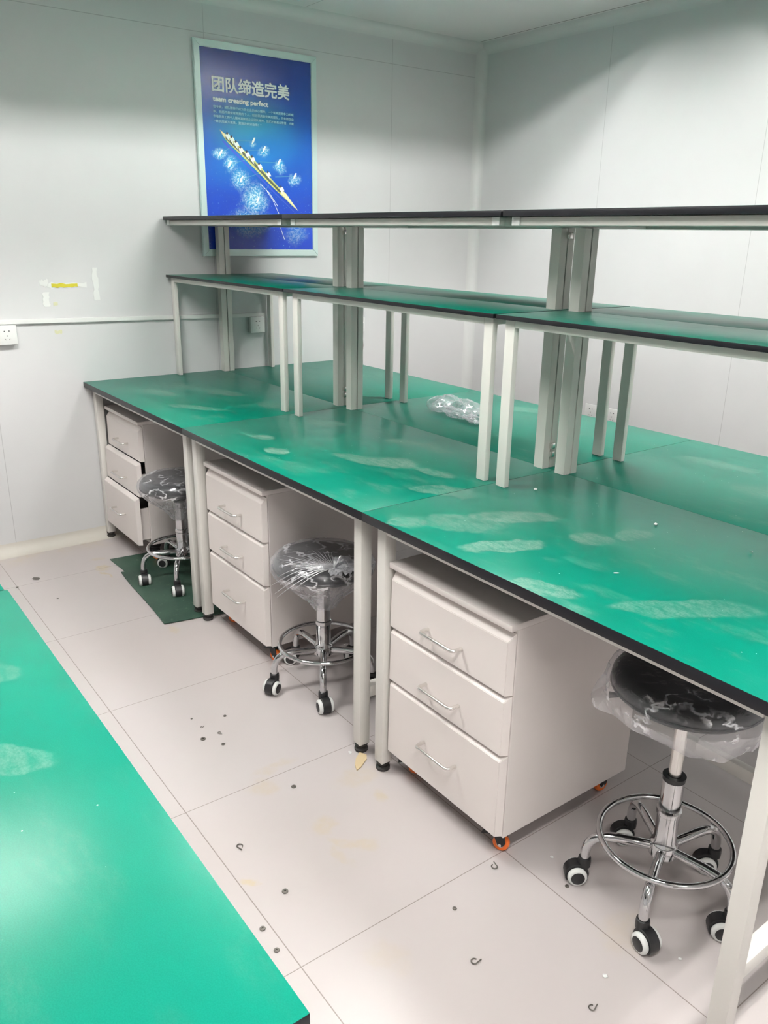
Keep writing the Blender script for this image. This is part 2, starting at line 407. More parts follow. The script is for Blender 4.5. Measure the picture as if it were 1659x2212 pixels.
# ------------------------------------------------------------------ shelf racks standing on the benches
def rack(label, x0, x1, u0, u1, xl0, xl1, p0, p1):
    t = thing('bench_shelf_rack', label, 'shelf rack', (x0, 0, H), 0, 'two tier racks on the island')
    dz = -H
    def B(bm, a0, a1, y0, y1, z0, z1, bev=.0015, mi=0): box(bm, a0 - x0, a1 - x0, y0, y1, z0 + dz, z1 + dz, bev, mi)
    for (ya, yb) in ((.4468, .7445), (.7475, 1.0449)):
        b = new(); B(b, x0, x1, ya, yb, H1 - .0125, H1, .0008, 1); b.normal_update()
        for f in b.faces:
            if f.normal.z > 0.9: f.material_index = 0
        obj('lower_shelf_board', b, [M['green3'], M['edge']], t)
        b = new(); B(b, u0, u1, ya + .004, yb, H2 - .016, H2, .0008, 1); b.normal_update()
        for f in b.faces:
            if f.normal.z > 0.9: f.material_index = 0
        obj('upper_shelf_board', b, [M['green3'], M['edge']], t)
    for (ya, yb) in ((.4695, .4885), (1.003, 1.022)):
        for xx in (xl0, xl1 - .036):
            b = new(); B(b, xx, xx + .036, ya, yb, H + .0006, H1 - .013, .002); obj('leg', b, M['steel'], t)
        b = new(); B(b, xl0 + .0365, xl1 - .0365, ya, yb, H1 - .034, H1 - .013, .002); obj('shelf_rail', b, M['steel'], t)
        b = new(); B(b, xl0, xl1, ya + .004, ya + .028, H2 - .040, H2 - .0165, .005); obj('shelf_rail', b, M['steel'], t)
        for xx in (xl0, xl1 - .027):
            b = new(); B(b, xx - .001, xx + .028, ya, ya + .0035, H2 - .039, H2 - .017, .001); obj('rail_end_cap', b, M['whitepl'], t)
    for xx in (xl0, xl1 - .036):
        b = new(); B(b, xx + .004, xx + .032, .489, 1.0025, H1 - .034, H1 - .013, .002); obj('cross_rail', b, M['steel'], t)
        b = new(); B(b, xx + .004, xx + .030, .498, 1.0065, H2 - .040, H2 - .0165, .003); obj('cross_rail', b, M['steel'], t)
    for k, xx in enumerate((p0, p1)):
        b = new(); xx -= x0; wd = .037
        poly = [(xx, .720), (xx + wd, .720), (xx + wd, .748), (xx + wd - .008, .748), (xx + wd - .008, .753), (xx + wd, .753), (xx + wd, .778), (xx, .778), (xx, .753), (xx + .008, .753), (xx + .008, .748), (xx, .748)]
        prism(b, poly, 0.0006, H2 - .041 + dz, 'xy')
        po = obj('post', b, M['alu'], t, False)
        if k == 1 and x0 < 2:
            for z in (H + .045, H + .072, H2 - .062):
                b = new(); box(b, xx + wd + .0005, xx + wd + .012, .742, .760, z - .008 + dz, z + .010 + dz, .002); obj('bracket', b, M['brushed'], po)
    return t
rack('two tier shelf rack at the wall end, in front of the poster', .0185, 1.170, .0185, 1.168, .021, 1.132, .022, 1.107)
rack('middle two tier shelf rack of the island, over the plastic bag', 1.178, 2.341, 1.172, 2.343, 1.205, 2.319, 1.207, 2.283)
rack('two tier shelf rack running out of the right side of the photo', 2.353, 3.515, 2.351, 3.515, 2.368, 3.49, 2.372, 3.44)

# ------------------------------------------------------------------ mobile drawer cabinets
def caster_cab(parent, x, y, ang, brake):
    ca, sa = math.cos(ang), math.sin(ang)
    def Rm(bm):
        bmesh.ops.rotate(bm, verts=bm.verts, cent=(0, 0, 0), matrix=Matrix.Rotation(ang, 3, 'Z'))
        bmesh.ops.translate(bm, verts=bm.verts, vec=(x, y, 0))
    b = new()
    box(b, -.024, .024, -.022, .022, .066, .0695, .001)
    lathe(b, [(.014, .056), (.014, .066)], 0, 0, 16)
    for s in (-1, 1):
        prism(b, [(-.016, .058), (.016, .058), (.020, .030), (.012, .018), (.000, .020)], s * .0125 - .0015, s * .0125 + .0015, 'xz')
    if brake:
        prism(b, [(-.040, .050), (-.046, .040), (-.018, .046), (-.014, .058)], -.011, .011, 'xz')
    Rm(b); br = obj('caster', b, M['black'], parent, ang=.5)
    b = new(); lathe(b, [(0.010, -.0095), (.019, -.0095), (.0215, -.006), (.0215, .006), (.019, .0095), (.010, .0095)], axis=(0, 1, 0), org=(.006, 0, .0225), seg=28); Rm(b); wh = obj('wheel', b, M['orange'], br)
    b = new(); lathe(b, [(0, -.0155), (.004, -.0155), (.004, -.0115), (.0095, -.0108), (.0095, .0108), (.004, .0115), (.004, .0155), (0, .0155)], axis=(0, 1, 0), org=(.006, 0, .0225), seg=20); Rm(b); obj('wheel_hub', b, M['brushed'], br)

def cabinet(label, x0, yf, z0, w, pulls, angs, rot=0.0):
    """x0: left, yf: closed drawer face y, z0: lift of the body above standard"""
    t = thing('mobile_drawer_cabinet', label, 'drawer cabinet', (x0, yf, 0), rot, 'drawer cabinets under the island')
    D = 0.50; zb = 0.072 + z0; zt = .650 + z0; y0 = 0.020
    b = new(); th = .012
    box(b, 0, th, y0, D, zb, zt, .0015); box(b, w - th, w, y0, D, zb, zt, .0015)
    box(b, th, w - th, D - th, D, zb, zt); box(b, th, w - th, y0 + .003, D - th, zb, zb + .012); box(b, th, w - th, y0 + .003, D - th, zt - .012, zt)
    box(b, th, w - th, D * .5, D * .5 + .004, zb + .012, zt - .012, 0, 1)
    obj('carcass', b, [M['cab'], M['black']], t, False)
    b = new(); box(b, -.003, w + .002, -.004, D + .002, zt + .0003, zt + .0165, .0025); obj('top_panel', b, M['cab'], t)
    dr = [(.478, .618, .640), (.314, .461, .4755), (.078, .297, .3115)]
    for (za, zc, zd), pull in zip(dr, pulls):
        za += z0; zc += z0; zd += z0
        b = new(); g = .0015; e = .010
        fr = [(g, 0), (w - g - e, 0)]
        v = [b.verts.new(c) for c in ((g, -pull, za), (w - g - e, -pull, za), (w - g - e, -pull, zc), (g + .004, -pull, zc),
                                      (g, .0185 - pull, za), (w - g, .0185 - pull, za), (w - g, .0185 - pull, zd), (g, .0185 - pull, zd))]
        for a in ((0, 1, 2, 3), (1, 5, 6, 2), (3, 2, 6, 7), (0, 3, 7, 4), (0, 4, 5, 1), (5, 4, 7, 6)): b.faces.new([v[i] for i in a])
        bmesh.ops.recalc_face_normals(b, faces=b.faces)
        bmesh.ops.bevel(b, geom=list(b.edges), offset=.0012, segments=2, affect='EDGES')
        d = obj('drawer', b, M['cab'], t, ang=.25)
        b = new(); hz = min((zc - za) * .5, .2) ; 
        box(b, .022, .026, .019 - pull, D - .05 - pull, za + .02, zc - .045); box(b, w - .026, w - .022, .019 - pull, D - .05 - pull, za + .02, zc - .045)
        box(b, .026, w - .026, .019 - pull, D - .05 - pull, za + .02, za + .023)
        obj('drawer_tray', b, M['cab'], d, False)
        hc = w / 2; zh = (za + zc) / 2 - .012 if zc - za < .2 else za + .118
        b = new(); r = .0049; s = .031; c = .012; hw = .064; pts = [(hc - hw, -pull - .0006, zh), (hc - hw, -pull - s + c, zh)]
        pts += [(hc - hw + c - c * math.cos(a), -pull - s + c - c * math.sin(a), zh) for a in (.4, .8, 1.2)]
        pts += [(hc - hw + c, -pull - s, zh), (hc + hw - c, -pull - s, zh)]
        pts += [(hc + hw - c + c * math.sin(a), -pull - s + c - c * math.cos(a), zh) for a in (.4, .8, 1.2)]
        pts += [(hc + hw, -pull - s + c, zh), (hc + hw, -pull - .0006, zh)]
        tube(b, pts, r, 12); obj('handle', b, M['brushed'], d)
    k = zb - .0705
    for (x, y), an, br in zip(((.045, .065), (w - .04, .05), (.045, D - .055), (w - .045, D - .055)), angs, (1, 1, 0, 0)):
        caster_cab(t, x, y, an, br)
    return t
cabinet('cream drawer cabinet right of the front leg pair, largest and nearest of the three', 2.4145, .052, .001, .457, (0, 0, 0), (.9, .5, 1.2, 1.45))
cabinet('cream drawer cabinet between the two stools on the left, middle of the three', 1.222, .062, .005, .458, (0, 0, 0), (.55, .3, 1.2, 1.2))
cabinet('cream drawer cabinet at the poster wall with its two lower drawers pulled out a little', .052, .078, .018, .440, (0, .020, .040), (.3, 1.0, 1.2, 1.2))

# ------------------------------------------------------------------ round lab stools
def stool(label, cx, cy, a0, zs, tr, cover, raised):
    t = thing('lab_stool', label, 'stool', (cx, cy, 0), 0, 'chrome lab stools under the island')
    R = .165
    # cushion
    b = new(); lathe(b, [(0, zs - .058), (R - .03, zs - .058), (R - .012, zs - .054), (R - .002, zs - .042), (R, zs - .030), (R - .001, zs - .019), (R - .009, zs - .007), (R - .024, zs - .001), (R - .045, zs + .0015), (0, zs + .003)], 0, 0, 56)
    st = obj('seat', b, M['vinyl'], t)
    b = new(); tube(b, [((R - .001) * math.cos(a), (R - .001) * math.sin(a), zs - .040) for a in [2 * math.pi * k / 56 for k in range(56)]], .0028, 6, True); obj('piping', b, M['vinyl'], st)
    b = new(); box(b, -.07, .07, -.055, .055, zs - .067, zs - .0585, .002); lathe(b, [(.028, zs - .067), (.024, zs - .10)], 0, 0, 20)
    br = obj('seat_plate', b, M['black'], t)
    b = new(); la = math.radians(222)
    tube(b, [(.05 * math.cos(la), .05 * math.sin(la), zs - .075), (.135 * math.cos(la), .135 * math.sin(la), zs - .075), (.165 * math.cos(la), .165 * math.sin(la), zs - .078)], [.004, .004, .008], 10); obj('height_lever', b, M['black'], br)
    # column
    ztop = .335 if raised else zs - .10
    b = new(); lathe(b, [(0, .118), (.034, .118), (.034, .142), (.031, .150), (.0255, .158), (.0255, .228), (.0285, .231), (.0285, .243), (.0245, .246), (.0245, ztop - .006)], 0, 0, 32)
    cm = obj('column', b, M['chrome'], t)
    b = new(); lathe(b, [(.0255, ztop - .012), (.0265, ztop), (.016, ztop + .001), (.016, ztop - .02)], 0, 0, 28); obj('column_cap', b, M['black'], cm)
    if raised:
        b = new(); lathe(b, [(.0145, ztop - .01), (.0145, zs - .099)], 0, 0, 24); obj('gas_rod', b, M['brushed'], t)
    # legs, ring, casters
    RW = .176
    for k in range(5):
        a = math.radians(a0 + 72 * k); ca, sa = math.cos(a), math.sin(a)
        P = [(.030, .134), (.105, .139), (.130, .138)] + [(.130 + .044 * math.sin(q), .094 + .044 * math.cos(q)) for q in (.35, .7, 1.05, 1.35)] + [(RW, .088), (RW, .066)]
        b = new(); tube(b, [(r * ca, r * sa, z) for r, z in P], .0115, 14); obj('leg', b, M['chrome'], t)
        th = math.radians(tr[k]); tx, ty = math.cos(th), math.sin(th); ax = (-ty, tx, 0)
        ox, oy = RW * ca, RW * sa; wx, wy = ox + tx * .018, oy + ty * .018
        b = new()
        lathe(b, [(0, .046), (.0155, .046), (.0160, .062), (.0150, .069), (.0118, .0705)], ox, oy, 20)
        # hood over the twin wheels
        n = 14; prof = [(wx, wy)]
        rr = .029; zc = .0265
        for s in (0,):
            poly = [(math.cos(q) * rr, math.sin(q) * rr) for q in [math.radians(v) for v in range(-35, 216, 15)]]
            vs0 = []; vs1 = []
            for (u, v) in poly:
                vs0.append(b.verts.new((wx + tx * u - ax[0] * .0125, wy + ty * u - ax[1] * .0125, zc + v)))
                vs1.append(b.verts.new((wx + tx * u + ax[0] * .0125, wy + ty * u + ax[1] * .0125, zc + v)))
            m_ = len(poly); fs = [b.faces.new(vs0), b.faces.new(vs1)]
            for i in range(m_): fs.append(b.faces.new((vs0[i], vs0[(i + 1) % m_], vs1[(i + 1) % m_], vs1[i])))
            bmesh.ops.recalc_face_normals(b, faces=fs)
        cs = obj('caster', b, M['black'], t)
        for s in (-1, 1):
            o = (wx + ax[0] * s * .0135, wy + ax[1] * s * .0135, .0245); A = (ax[0] * s, ax[1] * s, 0)
            b = new(); lathe(b, [(.0165, .0005), (.0235, .0005), (.0243, .004), (.0235, .0085), (.0205, .0115), (.0168, .012)], axis=A, org=o, seg=32); wl = obj('wheel', b, M['whitepl'], cs)
            b = new(); lathe(b, [(.0166, .006), (.0166, .0125), (.012, .014), (0, .0145)], axis=A, org=o, seg=28); obj('wheel_cap', b, M['black'], cs)
    b = new(); tube(b, [(.151 * math.cos(a), .151 * math.sin(a),   .1575) for a in [2 * math.pi * k / 64 for k in range(64)]], .0074, 10, True); obj('foot_ring', b, M['chrome'], t)
    # film cover
    if cover == 'cone':
        prof = [(.0, .006), (.08, .006), (.13, .006), (.152, .004), (.170, -.012), (.174, -.030), (.170, -.052), (.158, -.068), (.136, -.086), (.110, -.108), (.084, -.130), (.060, -.152), (.042, -.172), (.033, -.192)]
    else:
        prof = [(.0, .006), (.08, .006), (.13, .006), (.152, .004), (.170, -.012), (.176, -.030), (.178, -.050), (.176, -.066), (.172, -.078), (.166, -.088)]
    # resample
    def rs(prof, n):
        out = []
        seg = [(Vector((*a, 0)), Vector((*b_, 0))) for a, b_ in zip(prof, prof[1:])]
        tot = sum((b_ - a).length for a, b_ in seg); 
        for k in range(n):
            d = tot * k / (n - 1)
            for a, b_ in seg:
                l = (b_ - a).length
                if d <= l + 1e-9: out.append(a.lerp(b_, d / l)); break
                d -= l
            else: out.append(seg[-1][1])
        return out
    P = rs(prof, 40); N = 110; b = new(); rings = []
    for j, q in enumerate(P):
        if q.x < 1e-5: rings.append([b.verts.new((0, 0, zs + q.y))]); continue
        rg = []
        s = j / 39
        for k in range(N):
            a = 2 * math.pi * k / N; r = q.x; z = zs + q.y
            v = Vector((r * math.cos(a), r * math.sin(a), q.y)) + Vector((cx, cy, 0)) * 3.1
            n1 = mnoise.noise(v * 22); n2 = mnoise.noise(v * 60); fold = abs(mnoise.noise(Vector((math.cos(a) * 3.2, math.sin(a) * 3.2, q.y * 4 + cx)))) 
            out = .0015 + max(0, n1) * .007 + max(0, n2) * .003
            if q.y < -.05:
                k_ = min(1, (-.05 - q.y) / .05)
                out += k_ * (fold * .022 - .006)
            if cover == 'skirt' and q.y < -.045:
                k_ = min(1, (-.045 - q.y) / .04)
                da = (a - math.radians(215) + math.pi) % (2 * math.pi) - math.pi
                g = math.exp(-(da / .38) ** 2); out += k_ * g * .035; z -= k_ * g * .022
                da = (a - math.radians(-20) + math.pi) % (2 * math.pi) - math.pi
                g = math.exp(-(da / .6) ** 2); z -= k_ * g * .03; out -= k_ * g * .012
                z += k_ * mnoise.noise(Vector((a * 2, cx, 0))) * .012
            if q.y > -.01: z += max(0, n1) * .004 + max(0, n2) * .002 + .0005; out = 0
            rg.append(b.verts.new(((r + out) * math.cos(a), (r + out) * math.sin(a), z)))
        rings.append(rg)
    for a_, c_ in zip(rings, rings[1:]):
        for k in range(N):
            if len(a_) == 1: b.faces.new((a_[0], c_[(k + 1) % N], c_[k]))
            else:
                f = b.faces.new((a_[k], a_[(k + 1) % N], c_[(k + 1) % N], c_[k]))
                if c_[k].co.z < zs - .062: f.material_index = 1
    cv = obj('plastic_cover', b, [M['film'], M['film2']], t, ang=3)
    return t, zs

A = stool('chrome lab stool with raised seat in loose plastic, nearest, right of the big cabinet', 3.161, .312, 6, .600, (225, 225, 233, 233, -12), 'skirt', True)
Bq = stool('chrome lab stool with its plastic cover knotted on the seat, middle of the three', 1.876, .176, -33, .482, (-12, -60, 160, 233, -61), 'cone', False)
Cq = stool('chrome lab stool in a plastic cover by the green floor mat', .748, .145, -33, .480, (-15, 40, 120, 233, -15), 'cone', False)

# knot of gathered film on the middle stool, and its radiating pleats
b = new(); random.seed(3)
kx, ky, kz = .150, -.045, .502
def petal(b, c, dirv, ln, wd, lift, n=8, mseg=7):
    d = Vector(dirv).normalized(); s = Vector((-d.y, d.x, 0)); rows = []
    for i in range(n + 1):
        f = i / n; row = []
        for j in range(mseg + 1):
            g = j / mseg - .5
            w_ = wd * (math.sin(min(1, f * 1.3) * math.pi / 2)) * (1 - .25 * f)
            p = Vector(c) + d * ln * f + s * g * 2 * w_ + Vector((0, 0, lift * math.sin(f * 2.4) + .004 * math.sin(j * 2.4 + i)))
            p += Vector([mnoise.noise(p * 55 + Vector((k * 9, 0, 0))) * .006 for k in range(3)])
            row.append(b.verts.new(p))
        rows.append(row)
    for r0, r1 in zip(rows, rows[1:]):
        for j in range(mseg): b.faces.new((r0[j], r0[j + 1], r1[j + 1], r1[j]))
KC = Vector((.140, -.045, .489))
for ang_, ln, wd, lift in [(45, .058, .026, .022), (80, .05, .022, .028), (10, .06, .026, .016), (-30, .05, .022, .008), (120, .04, .018, .024), (60, .035, .02, .034)]:
    petal(b, KC, (math.cos(math.radians(ang_)), math.sin(math.radians(ang_)), 0), ln * 1.2, wd * 1.25, lift * 1.1)
o = obj('gathered_knot', b, M['knot'], None, ang=3); o.parent = [c for c in Bq[0].children if c.name.startswith('plastic_cover')][0]
b = new()
for k in range(22):
    a = math.radians(203 + (k - 10.5) * 5.0); ln = .13 + .08 * random.random()
    pts = []
    for i in range(7):
        f = i / 6; p = KC + Vector((math.cos(a), math.sin(a), 0)) * ln * f
        rr_ = math.hypot(p.x, p.y); z = .4885 - (max(0, rr_ - .150) * .9)
        pts.append((p.x, p.y, z + .004 * (1 - f)))
    tube(b, pts, [.0022 * (1 - .8 * i / 6) for i in range(7)], 5)
o = obj('film_pleats', b, M['knot'], None, ang=3); o.parent = [c for c in Bq[0].children if c.name.startswith('plastic_cover')][0]

# ------------------------------------------------------------------ poster
PX = 0.0005
t = thing('framed_poster', 'blue rowing poster in a pale frame on the back wall, title in white characters', 'poster', (0, .994, 1.868))
o0 = Vector((0, .994, 1.868))
y0, y1, z0, z1 = .655, 1.334, 1.380, 2.356; iy0, iy1, iz0, iz1 = .688, 1.301, 1.413, 2.324
M['frame'] = mat('pale_silver_frame', lin(196, 214, 210), 0.3, 0.25)
for (poly) in ([(y0, z0), (y1, z0), (iy1, iz0), (iy0, iz0)], [(y1, z0), (y1, z1), (iy1, iz1), (iy1, iz0)], [(y1, z1), (y0, z1), (iy0, iz1), (iy1, iz1)], [(y0, z1), (y0, z0), (iy0, iz0), (iy0, iz1)]):
    b = new(); prism(b, [(a - o0.y, c - o0.z) for a, c in poly], PX, .017, 'yz')
    bmesh.ops.bevel(b, geom=[e for e in b.edges if min(v.co.x for v in e.verts) > .016], offset=.003, segments=2, affect='EDGES')
    obj('frame_side', b, M['frame'], t, ang=.3)
m = mat('poster_print', (0, 0, 0.5), 0.25); M['print'] = m; n = NT(m); p = n.pos(); 
sx = n.n('ShaderNodeSeparateXYZ'); n.l(p, sx.inputs[0]); cb = n.n('ShaderNodeCombineXYZ'); n.l(sx.outputs[1], cb.inputs[0]); n.l(sx.outputs[2], cb.inputs[1]); yz = cb.outputs[0]
base = n.mix(n.ramp(sx.outputs[2], 1.9, 2.32), lin(14, 84, 176), lin(16, 48, 122))
base = n.mix(n.ramp(sx.outputs[2], 1.55, 1.9, 1.0, 0.0), base, lin(14, 58, 176))
base = n.mix(n.ell(yz, .96, 1.98, .33, .20, 0, 1.0), base, lin(44, 150, 184))
base = n.mix(n.ell(yz, .98, 1.87, .40, .16, .3, 1.0), base, lin(20, 112, 190))
wy = n.warp(n.warp(yz, 12, 0.07), 40, 0.03)
sp = None
for (cy_, cz_, ry_, rz_, k) in [(.772, 1.866, .045, .035, .8), (.825, 1.81, .05, .05, .75), (.88, 1.745, .07, .06, .7), (.955, 1.655, .10, .10, .8), (.93, 1.55, .16, .08, .45), (.96, 1.925, .03, .02, .6),
                                (1.015, 1.885, .04, .03, .65), (1.105, 1.82, .045, .04, .7), (1.19, 1.76, .05, .045, .6), (1.2, 1.50, .1, .08, .25)]:
    e = n.math('MULTIPLY', n.ell(wy, cy_, cz_, ry_, rz_, 0, .9), k); sp = e if sp is None else n.math('MAXIMUM', sp, e)
base = n.mix(n.math('MULTIPLY', sp, .75), base, lin(60, 185, 215))
sp2 = n.math('MULTIPLY', sp, n.ramp(n.noise(n.warp(yz, 60, .02), 85, 6, .8), .47, .56))
base = n.mix(sp2, base, lin(235, 252, 248))
sp3 = n.math('MULTIPLY', n.ramp(n.noise(yz, 130, 2), .68, .74), n.ramp(sx.outputs[2], 1.6, 1.85, .8, .0))
base = n.mix(sp3, base, lin(150, 215, 240))
n.l(base, n.b.inputs['Base Color'])
b = new(); box(b, PX, .012, iy0 - o0.y - .004, iy1 - o0.y + .004, iz0 - o0.z - .004, iz1 - o0.z + .004); pr = obj('print', b, m, t, False)
XP = .0128
M['txt'] = mat('white_print_ink', lin(246, 248, 246), 0.4); M['txt2'] = mat('pale_print_ink', lin(165, 215, 228), 0.4)
def text(name, body, y, z, wtot, hgt, m, bold=0.0, space=1.0):
    cu = bpy.data.curves.new(name, 'FONT'); cu.body = body; cu.size = 1.0; cu.space_character = space; cu.fill_mode = 'FRONT'
    tmp = bpy.data.objects.new(name, cu); C.objects.link(tmp); bpy.context.view_layer.update()
    dg = bpy.context.evaluated_depsgraph_get(); me = bpy.data.meshes.new_from_object(tmp.evaluated_get(dg))
    bpy.data.objects.remove(tmp)
    xs = [v.co.x for v in me.vertices]; ys = [v.co.y for v in me.vertices]; ax, bx, ay, by = min(xs), max(xs), min(ys), max(ys)
    for v in me.vertices:
        u = (v.co.x - ax) / (bx - ax) * wtot; q = (v.co.y - ay) / (by - ay) * hgt
        v.co = (XP + .0003, y + u - o0.y, z + q - o0.z)
    if bold:
        bm_ = bmesh.new(); 
        for k in range(8):
            dy, dz = bold * math.cos(k * math.pi / 4), bold * math.sin(k * math.pi / 4)
            n0 = len(bm_.verts); bm_.from_mesh(me); bm_.verts.ensure_lookup_table()
            for v in bm_.verts[n0:]: v.co += Vector((.00004 * k, dy, dz))
        bm_.to_mesh(me); bm_.free()
    me.materials.clear(); me.materials.append(m); me.name = name
    o = bpy.data.objects.new(name, me); C.objects.link(o); o.parent = t; return o
text('title_lettering', '团队缔造完美', .7455, 2.140, .425, .066, M['txt'], 0.0019)
text('subtitle_lettering', 'team creating perfect', .7465, 2.0905, .301, .027, M['txt'], 0.0015)
for i, (ln_, wd_) in enumerate([('在今天，团队精神已成为各企业的核心精神，一个有高度竞争力的组', .448), ('织，包括不是全有完美的个人，但必须具备完美的团队，只有把企业', .448),
                              ('中每名员工的个人精神凝聚成企业团队精神，我们才能基业常青，才能', .448), ('“乘长风破万里浪，直挂云帆济沧海！”', .256)]):
    text('body_lettering', ln_, .746 + (.004 if i == 3 else 0), 2.0665 - i * .0212, wd_, .0125, M['txt2'], .0005)
def flat(name, poly, x, m, parent=pr):
    b = new(); prism(b, [(a - o0.y, c - o0.z) for a, c in poly], x, x + .0004, 'yz'); return obj(name, b, m, parent, False)
hull = [(.7757, 1.9711), (.800, 1.957), (.850, 1.925), (.900, 1.890), (.960, 1.846), (1.030, 1.783), (1.100, 1.722), (1.140, 1.694), (1.2146, 1.609), (1.190, 1.625), (1.130, 1.671), (1.060, 1.722), (.990, 1.780), (.930, 1.828), (.870, 1.876), (.820, 1.914), (.793, 1.942)]
flat('printed_hull', hull, XP, mat('ink_hull_yellow_green', lin(196, 200, 120), .4))
deck = [(1.118, 1.706), (1.140, 1.692), (1.2130, 1.6105), (1.195, 1.624), (1.135, 1.672), (1.112, 1.690)]
flat('printed_bow', deck, XP + .0005, mat('ink_bow_cream', lin(240, 226, 180), .4))
flat('printed_stern', [(.7757, 1.9711), (.800, 1.955), (.812, 1.945), (.806, 1.930), (.795, 1.945)], XP + .0005, bpy.data.materials['ink_bow_cream'])
cock = [(.805, 1.943), (.850, 1.913), (.900, 1.878), (.965, 1.830), (1.035, 1.768), (1.105, 1.708), (1.112, 1.700), (1.100, 1.698), (1.030, 1.757), (.960, 1.817), (.893, 1.868), (.840, 1.906), (.803, 1.934)]
flat('printed_cockpit', cock, XP + .0005, mat('ink_cockpit_dark', lin(70, 80, 55), .4))
iw = mat('ink_white', lin(235, 240, 232), .4); ib = mat('ink_black', lin(30, 30, 32), .4); iline = mat('ink_oar', lin(70, 150, 170), .4); ishade = mat('ink_water_shadow', lin(24, 70, 190), .4)
flat('printed_shadow', [(a - .010, c - .016) for a, c in hull[8:]] + [(.80, 1.92)], XP - .0002, ishade)
for (a, c) in [(.8134, 1.9579), (.8352, 1.9443), (.8588, 1.9239), (.8826, 1.8998), (.9174, 1.8813), (.9462, 1.8605), (.9856, 1.8294), (1.0343, 1.793), (1.1099, 1.726)]:
    flat('printed_rower', [(a - .008, c - .006), (a + .003, c + .002), (a + .014, c - .006), (a + .020, c - .020), (a + .008, c - .020), (a + .012, c - .036), (a + .002, c - .026), (a - .006, c - .016)], XP + .0010, iw)
    flat('printed_rower_head', [(a - .006, c - .002), (a, c + .008), (a + .006, c), (a, c - .008)], XP + .0015, ib)
def strip(name, p, q, wd, m, x): 
    d = Vector((q[0] - p[0], q[1] - p[1])); nn = Vector((-d.y, d.x)).normalized() * wd
    flat(name, [(p[0] + nn.x, p[1] + nn.y), (q[0] + nn.x, q[1] + nn.y), (q[0] - nn.x, q[1] - nn.y), (p[0] - nn.x, p[1] - nn.y)], x, m)
for p_, q_ in [((.8612, 1.9292), (.9575, 1.9327)), ((.9261, 1.8871), (1.0161, 1.8966)), ((.9881, 1.8384), (1.102, 1.8416)), ((1.0777, 1.7718), (1.1951, 1.7795)),
               ((.850, 1.905), (.775, 1.866)), ((.915, 1.845), (.820, 1.815)), ((.985, 1.785), (.882, 1.748)), ((1.04, 1.73), (.972, 1.655))]:
    strip('printed_oar', p_, q_, .0008, iline, XP + .0006)
    a, c = q_; flat('printed_blade', [(a - .010, c - .014), (a - .002, c - .010), (a + .004, c - .002), (a + .012, c + .016), (a + .004, c + .017), (a - .006, c + .002)], XP + .0010, iw)
for p_, q_ in [((.9886, 1.735), (1.0398, 1.6938)), ((1.0398, 1.6938), (1.0891, 1.6295)), ((1.0280, 1.70), (1.0609, 1.6581)), ((1.0609, 1.6581), (1.0948, 1.5925)), ((1.10, 1.53), (1.125, 1.465))]:
    strip('printed_wake', p_, q_, .0013, iw, XP + .0002)

# ------------------------------------------------------------------ wall services
b = new(); v = [(-2.9, 1.153), (.9945, 1.0858), (.9945, 1.0662), (-2.9, 1.128)]
v = [(-1.6, 1.128), (.9945, 1.0865), (.9945, 1.0672), (-1.6, 1.106)]
prism(b, v, .0006, .014, 'yz'); bmesh.ops.bevel(b, geom=[e for e in b.edges if min(q.co.x for q in e.verts) > .013], offset=.002, segments=2, affect='EDGES')
tag(obj('cable_trunking', b, M['whitepl']), 'thin white cable trunking running across the poster wall', 'cable trunking')
def outlet(label, u, zc, plane, depth, size=.085, group=None, hm='whitepl'):
    if plane == 'x':
        t = thing('socket_outlet', label, 'socket', (0, u, zc), 0, group)
    else:
        t = thing('socket_outlet', label, 'socket', (u, YB, zc), -math.pi / 2, group)
    h = size / 2
    b = new(); box(b, .0006, depth, -h, h, -h, h, .003); obj('housing', b, M[hm], t)
    def slot(cy, cz, ang, ln, wd, w2=None):
        b = new(); w2 = w2 or wd
        poly = [(-ln, -wd), (ln, -w2), (ln, w2), (-ln, wd)]
        ca, sa = math.cos(ang), math.sin(ang)
        prism(b, [(cy + x * ca - y * sa, cz + x * sa + y * ca) for x, y in poly], depth - .001, depth + .0004, 'yz'); obj('socket_slot', b, M['black'], t, False)
    slot(-.0105, .018, 0, .0032, .0010, .0026); slot(.0105, .018, 0, .0032, .0026, .0010)
    slot(0, -.003, math.pi / 2, .0035, .0009); slot(-.0085, -.0185, -math.radians(60), .0035, .0009); slot(.0085, -.0185, math.radians(60), .0035, .0009)
    return t
outlet('white surface socket box under the trunking at the left edge of the photo', -.3205, 1.042, 'x', .030)
outlet('white surface socket box under the right end of the trunking, seen between rack legs', .941, 1.0285, 'x', .030)
outlet('white wall socket with a plug in it, half hidden behind a rack post', 1.615, .995, 'x', .010)
outlet('left one of two white sockets low on the right wall behind the island', 1.056, .564, 'y', .008, hm='cove')
outlet('right one of two white sockets low on the right wall behind the island', 1.205, .564, 'y', .008, hm='cove')
t = thing('power_plug', 'white round power plug with a thin cord hanging down, behind the rack post', 'power plug', (.0106, 1.622, .985))
b = new(); lathe(b, [(0, 0), (.015, 0), (.017, .006), (.017, .020), (.013, .028), (0, .030)], axis=(1, 0, 0), org=(0, 0, .012), seg=24); box(b, .002, .020, -.009, .009, -.028, .004, .003); obj('plug_body', b, M['whitepl'], t)
b = new(); tube(b, [(.010, 0, -.026), (.012, .004, -.045), (.012, .012, -.080), (.012, .016, -.110), (.012, .012, -.14), (.010, .002, -.17), (.008, -.008, -.20), (.006, -.012, -.30), (.006, -.014, -.45)], .0022, 8); obj('plug_cord', b, mat('grey_brown_cord', lin(150, 140, 135), .5), t)

